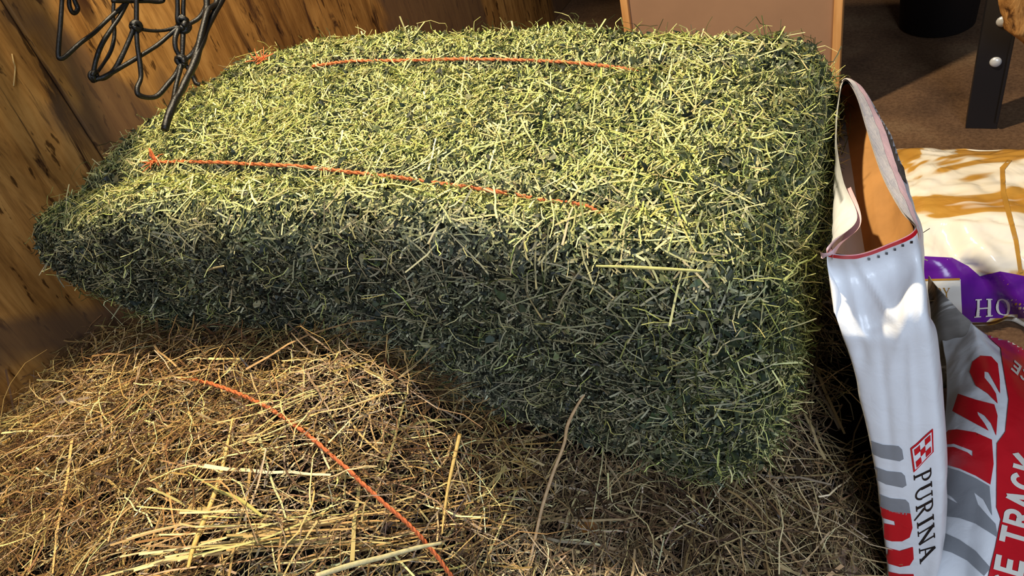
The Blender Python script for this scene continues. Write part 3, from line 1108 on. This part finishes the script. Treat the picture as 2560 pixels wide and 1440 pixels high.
# serif capitals in a unit box, y down
SERIF = {
    'P': [bar(.25, .03, .25, .97, .17), bar(.05, .03, .5, .03, .06), bar(.05, .97, .45, .97, .06), arc(.45, .28, .45, .28, -90, 90, .17, .06), bar(.3, .53, .48, .53, .06)],
    'U': [bar(.2, .03, .2, .65, .17), bar(.8, .03, .8, .65, .09), arc(.5, .62, .385, .38, 0, 180, .12, .09), bar(.02, .03, .4, .03, .06), bar(.62, .03, .98, .03, .06)],
    'R': [bar(.22, .03, .22, .97, .17), bar(.03, .03, .5, .03, .06), bar(.03, .97, .42, .97, .06), arc(.45, .26, .4, .26, -90, 90, .16, .06), bar(.3, .49, .48, .49, .06), bar(.45, .5, .95, 1.15, .17, .08)],
    'I': [bar(.5, .03, .5, .97, .3), bar(.15, .03, .85, .03, .06), bar(.15, .97, .85, .97, .06)],
    'N': [bar(.16, .03, .16, .97, .08), bar(.86, .03, .86, .97, .08), bar(.14, .05, .86, .95, .18), bar(.0, .03, .3, .03, .06), bar(.0, .97, .34, .97, .06), bar(.68, .03, 1, .03, .06)],
    'A': [bar(.5, .02, .15, .97, .08), bar(.5, .02, .84, .97, .18), bar(.28, .62, .7, .62, .06), bar(.0, .97, .32, .97, .06), bar(.66, .97, 1, .97, .06)],
    'H': [bar(.2, .03, .2, .97, .17), bar(.8, .03, .8, .97, .17), bar(.2, .5, .8, .5, .07), bar(.02, .03, .38, .03, .06), bar(.02, .97, .38, .97, .06), bar(.62, .03, .98, .03, .06), bar(.62, .97, .98, .97, .06)],
    'O': [arc(.5, .5, .5, .5, 0, 180, .17, .07), arc(.5, .5, .5, .5, 180, 360, .17, .07)],
    'Y': [bar(.5, .5, .5, .97, .16), bar(.1, .03, .5, .55, .16), bar(.9, .03, .5, .55, .08), bar(.0, .03, .3, .03, .06), bar(.7, .03, 1, .03, .06), bar(.3, .97, .7, .97, .06)],
}
# heavy sans capitals in a unit box, y down
SANS = {
    'R': [bar(.14, 0, .14, 1, .28), bar(.1, .1, .6, .1, .2), bar(.1, .55, .6, .55, .2), arc(.55, .325, .43, .325, -90, 90, .28, .2), bar(.5, .55, .84, 1, .30)],
    'A': [bar(.5, 0, .14, 1, .28), bar(.5, 0, .86, 1, .28), bar(.25, .7, .75, .7, .2)],
    'C': [arc(.52, .5, .52, .5, 40, 320, .28, .2, 24)],
    'E': [bar(.14, 0, .14, 1, .28), bar(.1, .1, .95, .1, .2), bar(.1, .5, .85, .5, .2), bar(.1, .9, .95, .9, .2)],
    'T': [bar(.5, 0, .5, 1, .28), bar(0, .1, 1, .1, .2)],
    'K': [bar(.14, 0, .14, 1, .28), bar(.2, .6, .88, 0, .27), bar(.4, .4, .88, 1, .27)],
}


def word(text, font, quad, gap=0.12, widths=None):
    n = len(text)
    ws = [(widths or {}).get(c, 1.0) for c in text]
    tot = sum(ws) + gap * (n - 1)
    out, x = [], 0.0
    for c, wd in zip(text, ws):
        if c != ' ':
            for g in font[c]:
                g = np.asarray(g) * [wd, 1] + [x, 0]
                out.append(quad_map(quad, g / [tot, 1]))
        x += wd + gap
    return out


M_WHITE = mat_film('white_woven_bag', (0.80, 0.81, 0.83), 0.32, 0.25, 40)
M_RED = mat_film('red_print', lin(205, 24, 36), 0.3, 0.2, 40)
M_GREY = mat_film('grey_print', lin(140, 142, 146), 0.3, 0.2, 40)
M_BLACK = mat_film('black_print', lin(28, 26, 28), 0.3, 0.2, 40)
M_PINK = mat_film('pink_tape', lin(240, 200, 205), 0.45, 0.2, 60)
M_KRAFT = mat_plain('kraft_liner', lin(176, 128, 74), 0.75, 0.2, noise=(22, 0.78))

M_DGREY = mat_film('dark_grey_print', lin(82, 80, 80), 0.3, 0.2, 40)

# --- tall white bag standing against the right end of the green bale
rim_px = [((2080, 604), .335), ((2070, 630), .325), ((2140, 636), .325), ((2215, 612), .330), ((2286, 574), .340), ((2252, 528), .335), ((2205, 440), .325),
          ((2168, 330), .310), ((2140, 240), .300), ((2112, 200), .295), ((2098, 250), .285), ((2092, 350), .275), ((2108, 450), .275), ((2143, 545), .300)]
rim = np.array([at(p[0], p[1], 2, z) for p, z in rim_px])
l1_px = [((2072, 660), .30), ((2078, 690), .29), ((2150, 690), .29), ((2235, 665), .30), ((2303, 640), .31), ((2300, 560), .29), ((2268, 450), .27),
         ((2230, 355), .25), ((2175, 262), .24), ((2120, 235), .23), ((2090, 300), .22), ((2085, 400), .22), ((2085, 480), .23), ((2082, 590), .27)]
l1 = np.array([at(p[0], p[1], 2, z) for p, z in l1_px])
levels = [rim, l1]
for (pl, pr, yl, yr) in (((2095, 770), (2318, 745), -.205, -.195), ((2118, 880), (2332, 870), -.21, -.20), ((2150, 1000), (2344, 990), -.215, -.205),
                        ((2175, 1110), (2354, 1105), -.22, -.21), ((2200, 1250), (2360, 1240), -.225, -.215), ((2216, 1440), (2352, 1400), -.225, -.215)):
    a, b = at(*pl, 1, yl), at(*pr, 1, yr)
    m = lambda t: a * (1 - t) + b * t
    L = [a + [0.000, 0.03, 0], a, m(.33) + [0, -.006, 0], m(.7) + [0, -.004, 0], b, b + [.001, .035, 0], b + [-.010, .085, 0], b + [-.024, .135, 0],
         b + [-.042, .18, 0], m(.3) + [-.004, .215, 0], a + [0.0, .205, 0], a + [-.002, .165, 0], a + [-.002, .12, 0], a + [-.001, .07, 0]]
    L = np.array(L)
    back = (0.78, 0.9, 0.97, 1, 1, 1)[len(levels) - 2]
    L[:, 1] = L[1, 1] + (L[:, 1] - L[1, 1]) * back
    L[:, 2] = np.minimum(L[:, 2], levels[-1][:, 2] - 0.025)
    levels.append(L)
last = levels[-1]
for dz in (0.07, 0.14):
    q = last.copy()
    q[:, 2] = last[:, 2] - dz * 0.6
    levels.append(q)
bot = last.copy()
bot[:, 2] = FLOOR_Z + 0.004
levels.append(bot)
cols = []
LV = np.array(levels)                                       # level, point, xyz
NU, NV = 168, 150
ring = np.array([catmull(l, NU, True) for l in LV])
surf = np.stack([catmull(ring[:, k], NV) for k in range(NU)], 1)
WV, WQ = grid_mesh(surf, True)
nrm = vert_normals(WV, WQ)
cen = surf.mean(1, keepdims=True)
if ((nrm.reshape(NV, NU, 3) * (surf - cen)).sum(-1)).mean() < 0:
    WQ = WQ[:, ::-1]
    nrm = -nrm
pp = proj(WV)
face = (WV[:, 1] < -0.12)
depth = sstep(0, 0.03, (np.repeat(np.arange(NV), NU) / NV))
disp = np.zeros(len(WV))


def press(cx, cy, sx, sy, amp, ang=0.0):
    global disp
    c, s = math.cos(ang), math.sin(ang)
    u = (pp[:, 0] - cx) * c + (pp[:, 1] - cy) * s
    v_ = -(pp[:, 0] - cx) * s + (pp[:, 1] - cy) * c
    disp = disp + amp * np.exp(-(u / sx) ** 2 - (v_ / sy) ** 2) * face


press(2185, 815, 60, 26, -0.009)                           # dented fold under the mouth
press(2160, 880, 22, 70, -0.005, 0.15)
press(2235, 860, 60, 40, 0.003)
press(2190, 730, 10, 90, 0.006, -0.55)
press(2140, 760, 12, 110, 0.005, -0.25)
press(2260, 800, 14, 140, 0.004, 0.25)
press(2215, 1000, 12, 160, -0.003, -0.1)
press(2280, 1000, 10, 200, 0.003, -0.05)
fine = vnoise(WV * [1, 1, 0.6], 22, 91, 3) * 0.0022 + vnoise(WV * [1, 1, 0.4], 60, 92, 2) * 0.0007
WV = WV + nrm * ((disp * 0.6 + fine) * depth)[:, None]
wbag = empty('feed_bag', (0.66, -0.05, FLOOR_Z), 'tall open white feed bag with red and grey print standing against the green bale', 'feed bag', 'feed bags')
o = link('sack', mesh_np('sack', WV, WQ, True), M_WHITE, wbag)
BW = Bag(WV, WQ)
# kraft paper liner just inside the mouth
S2 = WV.reshape(NV, NU, 3)
n2 = vert_normals(WV, WQ).reshape(NV, NU, 3)
mid = S2[3:75].mean(1, keepdims=True)
inner = mid + (S2[3:75] - mid) * np.concatenate([np.linspace(0.95, 0.86, 20), np.full(52, 0.86)])[:, None, None]
IV, IQ = grid_mesh(inner, True)
ru, rr_ = np.tile(np.arange(NU), 71), np.repeat(np.arange(71), NU)
IQ = IQ[~((ru > 9.4 * NU / 14) & (ru < 13.9 * NU / 14) & (rr_ < 30))]
link('paper_liner', mesh_np('paper_liner', IV, IQ[:, ::-1], True), M_KRAFT, wbag)


def band(name, v0, v1, u0, u1, off, mat, parent):
    us = np.arange(u0, u1 + 1) % NU
    top = S2[v0:v1 + 1][:, us] + n2[v0:v1 + 1][:, us] * off
    V, Q = grid_mesh(top)
    return link(name, mesh_np(name, V, Q, True), mat, parent)


per = NU / 14
band('red_tape', 0, 2, int(0.6 * per), int(4.1 * per), 0.0012, M_RED, wbag)
M_STRIP = mat_film('white_mouth_strip', lin(236, 226, 222), 0.45, 0.3, 80)
band('mouth_strip', 0, 5, int(4.1 * per), int(9.2 * per), 0.0014, M_STRIP, wbag)
band('pink_tape', 5, 8, int(4.1 * per), int(9.2 * per), 0.0016, M_PINK, wbag)
band('side_strip', 0, 8, int(12.2 * per), int(14.7 * per), -0.0052, M_PINK, wbag)
BW.decal('stitch_hole', [[(x - 3, y - 3), (x + 3, y - 3), (x + 3, y + 3), (x - 3, y + 3)] for x, y in
                         ((2172, 646), (2196, 640), (2216, 632), (2237, 622), (2257, 612), (2278, 604))], M_BLACK, wbag, 3.0)


def stripe(y, x0, x1, h, sl):
    return [(x0 - 14, y - 2), (x0, y), (x0 + (x1 - x0) * 0.45, y + sl * 0.8), (x1 - 8, y + sl), (x1, y + sl + 8), (x1 + 4, y + sl + h - 4), (x1 - 6, y + sl + h + 2),
            (x0 + (x1 - x0) * 0.4, y + h + sl * 0.6), (x0 + 8, y + h - 2), (x0 - 6, y + h - 6)]


BW.decal('printed_stripes', [stripe(1098, 2170, 2255, 36, 16), stripe(1164, 2184, 2262, 36, 16), stripe(1232, 2192, 2272, 36, 16)], M_GREY, wbag)
BW.decal('printed_letters', [
    [(2194, 1262), (2230, 1278), (2276, 1282), (2281, 1318), (2274, 1342), (2255, 1352), (2230, 1352), (2208, 1346), (2205, 1306), (2238, 1312), (2236, 1302), (2202, 1292)],
    [(2210, 1366), (2250, 1376), (2282, 1366), (2284, 1396), (2274, 1412), (2250, 1416), (2222, 1408)],
    [(2222, 1428), (2250, 1434), (2284, 1434), (2284, 1450), (2224, 1450)]], M_RED, wbag)
BW.decal('grey_side_print', [[(2186, 268), (2210, 290), (2238, 350), (2258, 420), (2266, 462), (2248, 440), (2222, 385), (2198, 320)]], M_DGREY, wbag, 6)
# checked square
q = [(2276, 1120), (2332, 1070), (2334, 1128), (2284, 1180)]
BW.decal('logo_edge', [quad_map(q, [(0, 0), (1, 0), (1, 1), (0, 1)])], M_RED, wbag, 6, 0.0008)
BW.decal('logo_ground', [quad_map(q, [(.07, .07), (.93, .07), (.93, .93), (.07, .93)])], M_WHITE, wbag, 6, 0.0013)
BW.decal('logo_checks', [quad_map(q, [(.13 + .25 * i, .13 + .25 * j), (.38 + .25 * i, .13 + .25 * j), (.38 + .25 * i, .38 + .25 * j), (.13 + .25 * i, .38 + .25 * j)])
                         for i in range(3) for j in range(3) if (i + j) % 2 == 0], M_RED, wbag, 6, 0.0018)
# vertical lettering: the line runs down the bag, letter tops to the right
def turned(quad):
    tl, tr, br, bl = quad
    return [tr, br, bl, tl]


BW.decal('lettering', word('PURINA', SERIF, turned([(2284, 1186), (2328, 1166), (2340, 1384), (2300, 1410)]), 0.10, {'I': .55, 'U': 1.0, 'P': .8, 'R': .9}), M_BLACK, wbag, 5)

# --- purple and gold bag lying on the floor behind
t = NT('gold_marbled_film')
nz = t.noise(3.6, 3, 0.5, (1, 1.2, 1), 1.5, (2.75, 0.9, 0))
t.set(t.ramp(nz, [(0.44, lin(236, 226, 208)), (0.49, lin(228, 214, 188)), (0.515, lin(192, 142, 62)), (0.60, lin(178, 126, 50)), (0.63, lin(232, 220, 200))]), 0.16, 0.5)
t.bump(t.noise(9, 3, 0.5, None, 1.2), 0.5, 0.012)
M_GOLD = t.m
M_PURPLE = mat_film('purple_film', lin(96, 28, 140), 0.2, 0.4, 14)
M_CREAM = mat_film('cream_print', lin(232, 226, 214), 0.25, 0.3, 20)
M_GOLDP = mat_film('gold_print', lin(176, 128, 52), 0.25, 0.3, 20)
rows = []
for (xa, xb, py_, z) in ((2225, 2700, 372, -.20), (2225, 2700, 384, -.165), (2240, 2720, 440, -.145), (2250, 2730, 530, -.135), (2260, 2740, 610, -.14),
                        (2270, 2750, 660, -.155), (2280, 2750, 720, -.195), (2290, 2760, 775, -.245), (2300, 2760, 815, -.285)):
    r = []
    for k in range(9):
        t_ = k / 8
        sag = -0.02 * (2 * t_ - 1) ** 4
        p = at(xa + (xb - xa) * t_, py_ + (14 if py_ < 500 else -10) * t_, 2, z + sag)
        r.append(p)
    rows.append(r)
R_ = np.array(rows)
surf = np.array([catmull(r, 120) for r in R_])
surf = np.stack([catmull(surf[:, k], 110) for k in range(120)], 1)
PV, PQ = grid_mesh(surf)
pn = vert_normals(PV, PQ)
if pn[:, 2].mean() < 0:
    PQ = PQ[:, ::-1]
    pn = -pn
pq = proj(PV)
dd = vnoise(PV, 9, 95, 3) * 0.014 + np.abs(vnoise(PV * [1, 2, 1], 16, 96, 2)) * 0.010
# the deep diagonal crease running down through the band
u = (pq[:, 0] - 2340) * 0.58 - (pq[:, 1] - 560) * 0.45
along = sstep(540, 600, pq[:, 1])
dd = dd - 0.018 * np.exp(-(u / 22) ** 2) * along + 0.010 * np.exp(-((u - 40) / 22) ** 2) * along
PV = PV + pn * dd[:, None]
PV[:, 2] = np.maximum(PV[:, 2], FLOOR_Z + 0.003)
pbag = empty('feed_bag', (0.85, 0.75, FLOOR_Z), 'gold and purple glossy plastic feed bag lying on the floor behind the white bag', 'feed bag', 'feed bags')
# close the pillow down to the floor
per_ = np.concatenate([np.arange(120), np.arange(1, 110) * 120 + 119, 109 * 120 + np.arange(118, -1, -1), np.arange(108, 0, -1) * 120])
low = PV[per_].copy()
cc = low.mean(0)
low[:, :2] = cc[:2] + (low[:, :2] - cc[:2]) * 0.97
low[:, 2] = FLOOR_Z + 0.002
k = np.arange(len(per_))
SK = np.stack([per_[k], len(PV) + k, len(PV) + (k + 1) % len(per_), per_[(k + 1) % len(per_)]], 1)
link('sack', mesh_np('gold_sack', np.concatenate([PV, low]), np.concatenate([PQ, SK]), True), M_GOLD, pbag)
BP = Bag(PV, PQ)
BP.decal('purple_band', [[(2300, 640), (2380, 645), (2420, 665), (2450, 690), (2500, 678), (2560, 690), (2700, 670), (2700, 830), (2300, 830)]], M_PURPLE, pbag, 10)
BP.decal('cream_label', [[(2300, 700), (2400, 698), (2405, 780), (2402, 815), (2300, 815)]], M_CREAM, pbag, 8, 0.0014)
BP.decal('gold_edge', [[(2300, 697), (2398, 695), (2398, 700), (2300, 702)]], M_GOLDP, pbag, 8, 0.0018)
BP.decal('gold_lettering', word('RY', SERIF, [(2338, 718), (2374, 718), (2374, 742), (2338, 742)], 0.1), M_GOLDP, pbag, 4, 0.002)
BP.decal('lettering', word('HO', SERIF, [(2434, 746), (2530, 742), (2530, 786), (2434, 790)], 0.15), M_CREAM, pbag, 5, 0.004)
BP.decal('gold_outline', [[(2500, 420), (2520, 400), (2530, 402), (2512, 425), (2514, 480), (2530, 540), (2545, 600), (2556, 680), (2546, 682), (2534, 604), (2518, 545), (2502, 485)]], M_GOLDP, pbag, 7, 0.0012)

# --- red and white bag, emptied and slumped on the floor
rows = [
    [((2345, 800), -.13), ((2400, 800), -.10), ((2438, 812), -.085), ((2470, 835), -.10), ((2500, 850), -.14), ((2530, 860), -.22)],
    [((2358, 900), -.125), ((2400, 890), -.10), ((2450, 890), -.08), ((2502, 905), -.08), ((2560, 915), -.12), ((2640, 930), -.20)],
    [((2360, 1010), -.12), ((2395, 1000), -.095), ((2450, 1000), -.075), ((2516, 1005), -.07), ((2590, 1010), -.10), ((2700, 1020), -.18)],
    [((2358, 1100), -.12), ((2385, 1100), -.095), ((2440, 1100), -.075), ((2512, 1100), -.07), ((2600, 1100), -.10), ((2740, 1100), -.20)],
    [((2358, 1220), -.125), ((2380, 1210), -.105), ((2440, 1205), -.085), ((2505, 1210), -.08), ((2600, 1210), -.11), ((2760, 1210), -.22)],
    [((2354, 1330), -.13), ((2380, 1320), -.115), ((2430, 1310), -.10), ((2495, 1305), -.09), ((2600, 1310), -.12), ((2780, 1320), -.23)],
    [((2330, 1450), -.15), ((2350, 1440), -.135), ((2410, 1440), -.12), ((2470, 1440), -.105), ((2580, 1440), -.13), ((2790, 1440), -.24)],
    [((2320, 1600), -.19), ((2340, 1600), -.17), ((2410, 1600), -.155), ((2460, 1600), -.14), ((2570, 1600), -.17), ((2800, 1600), -.26)],
]
R_ = np.array([[at(p[0], p[1], 2, z) for p, z in r] for r in rows])
surf = np.array([catmull(r, 110) for r in R_])
surf = np.stack([catmull(surf[:, k], 140) for k in range(110)], 1)
RV, RQ = grid_mesh(surf)
rn = vert_normals(RV, RQ)
if rn[:, 2].mean() < 0:
    RQ = RQ[:, ::-1]
    rn = -rn
RV = RV + rn * (vnoise(RV, 11, 98, 2) * 0.006 + vnoise(RV, 40, 99, 2) * 0.0015)[:, None]
RV[:, 2] = np.maximum(RV[:, 2], FLOOR_Z + 0.002)
rbag = empty('feed_bag', (0.8, 0.05, FLOOR_Z), 'empty red and white feed bag with heavy red lettering slumped on the floor', 'feed bag', 'feed bags')
o = link('sack', mesh_np('red_sack', RV, RQ, True), M_WHITE, rbag)
m = o.modifiers.new('thick', 'SOLIDIFY')
m.thickness = 0.002
m.offset = -1
BR = Bag(RV, RQ)
BR.decal('red_panel', [[(2430, 795), (2452, 815), (2470, 845), (2500, 872), (2504, 905), (2520, 1000), (2512, 1080), (2492, 1110), (2490, 1270), (2500, 1300), (2486, 1370), (2465, 1460), (2450, 1600), (2800, 1600), (2800, 930), (2600, 880), (2540, 850), (2480, 800)]], M_RED, rbag, 6, 0.0016)
BR.decal('printed_letters', [
    [(2425, 930), (2432, 905), (2452, 890), (2478, 892), (2494, 910), (2499, 950), (2500, 985), (2488, 962), (2472, 932), (2462, 930), (2462, 945), (2478, 965), (2490, 985), (2494, 1010), (2470, 985), (2440, 965)],
    [(2396, 985), (2440, 1000), (2486, 1012), (2494, 1040), (2490, 1090), (2478, 1060), (2462, 1040), (2444, 1030), (2446, 1038), (2462, 1060), (2472, 1078), (2430, 1055), (2382, 1028)],
    [(2360, 1090), (2372, 1076), (2394, 1074), (2440, 1082), (2480, 1100), (2484, 1160), (2476, 1212), (2440, 1190), (2400, 1172), (2360, 1160), (2358, 1118), (2386, 1118), (2420, 1132), (2432, 1142), (2432, 1128), (2386, 1110), (2360, 1112)]],
         M_RED, rbag, 7)
BR.decal('printed_stripes', [
    [(2358, 1166), (2400, 1178), (2440, 1196), (2474, 1216), (2480, 1290), (2460, 1250), (2436, 1232), (2446, 1262), (2470, 1290), (2488, 1310), (2494, 1345), (2440, 1310), (2400, 1296), (2358, 1290), (2360, 1240), (2400, 1262), (2380, 1242), (2360, 1230)],
    [(2356, 1330), (2400, 1350), (2440, 1378), (2476, 1420), (2460, 1440), (2420, 1402), (2380, 1382), (2352, 1374)]], M_GREY, rbag, 8)
qd = turned([(2512, 1590), (2590, 1590), (2590, 1140), (2512, 1140)])
BR.decal('lettering', word('RACE TRACK', SANS, [(2455, 1560), (2535, 1130), (2600, 1150), (2530, 1580)], 0.16, {' ': .5}), M_CREAM, rbag, 6, 0.0026)
BR.decal('small_lettering', word('CE', SANS, [(2560, 960), (2522, 925), (2532, 902), (2572, 938)], 0.15), M_CREAM, rbag, 5, 0.0026)

# grey inner film of the red bag folded back between the two bags
rows = [
    [((2325, 690), -.10), ((2350, 720), -.08), ((2385, 765), -.08), ((2425, 800), -.085)],
    [((2328, 780), -.12), ((2355, 790), -.10), ((2392, 815), -.095), ((2432, 822), -.09)],
    [((2335, 880), -.15), ((2360, 870), -.13), ((2390, 880), -.12), ((2415, 880), -.10)],
    [((2342, 985), -.18), ((2355, 975), -.16), ((2370, 970), -.14), ((2395, 960), -.12)],
]
R_ = np.array([[at(p[0], p[1], 2, z) for p, z in r] for r in rows])
surf = np.array([catmull(r, 50) for r in R_])
surf = np.stack([catmull(surf[:, k], 60) for k in range(50)], 1)
FV, FQ = grid_mesh(surf)
fn = vert_normals(FV, FQ)
FV = FV + fn * (vnoise(FV, 14, 101, 2) * 0.008)[:, None]
t = NT('grey_streaked_film')
nz = t.noise(9, 4, 0.6, (1, 1, 0.5), 2.0)
t.set(t.ramp(nz, [(0.38, lin(30, 28, 28)), (0.47, lin(120, 114, 108)), (0.60, lin(140, 134, 128)), (0.66, lin(225, 220, 214))]), 0.25, 0.5)
o = link('folded_film', mesh_np('folded_film', FV, FQ, True), t.m, rbag)
m = o.modifiers.new('thick', 'SOLIDIFY')
m.thickness = 0.0015
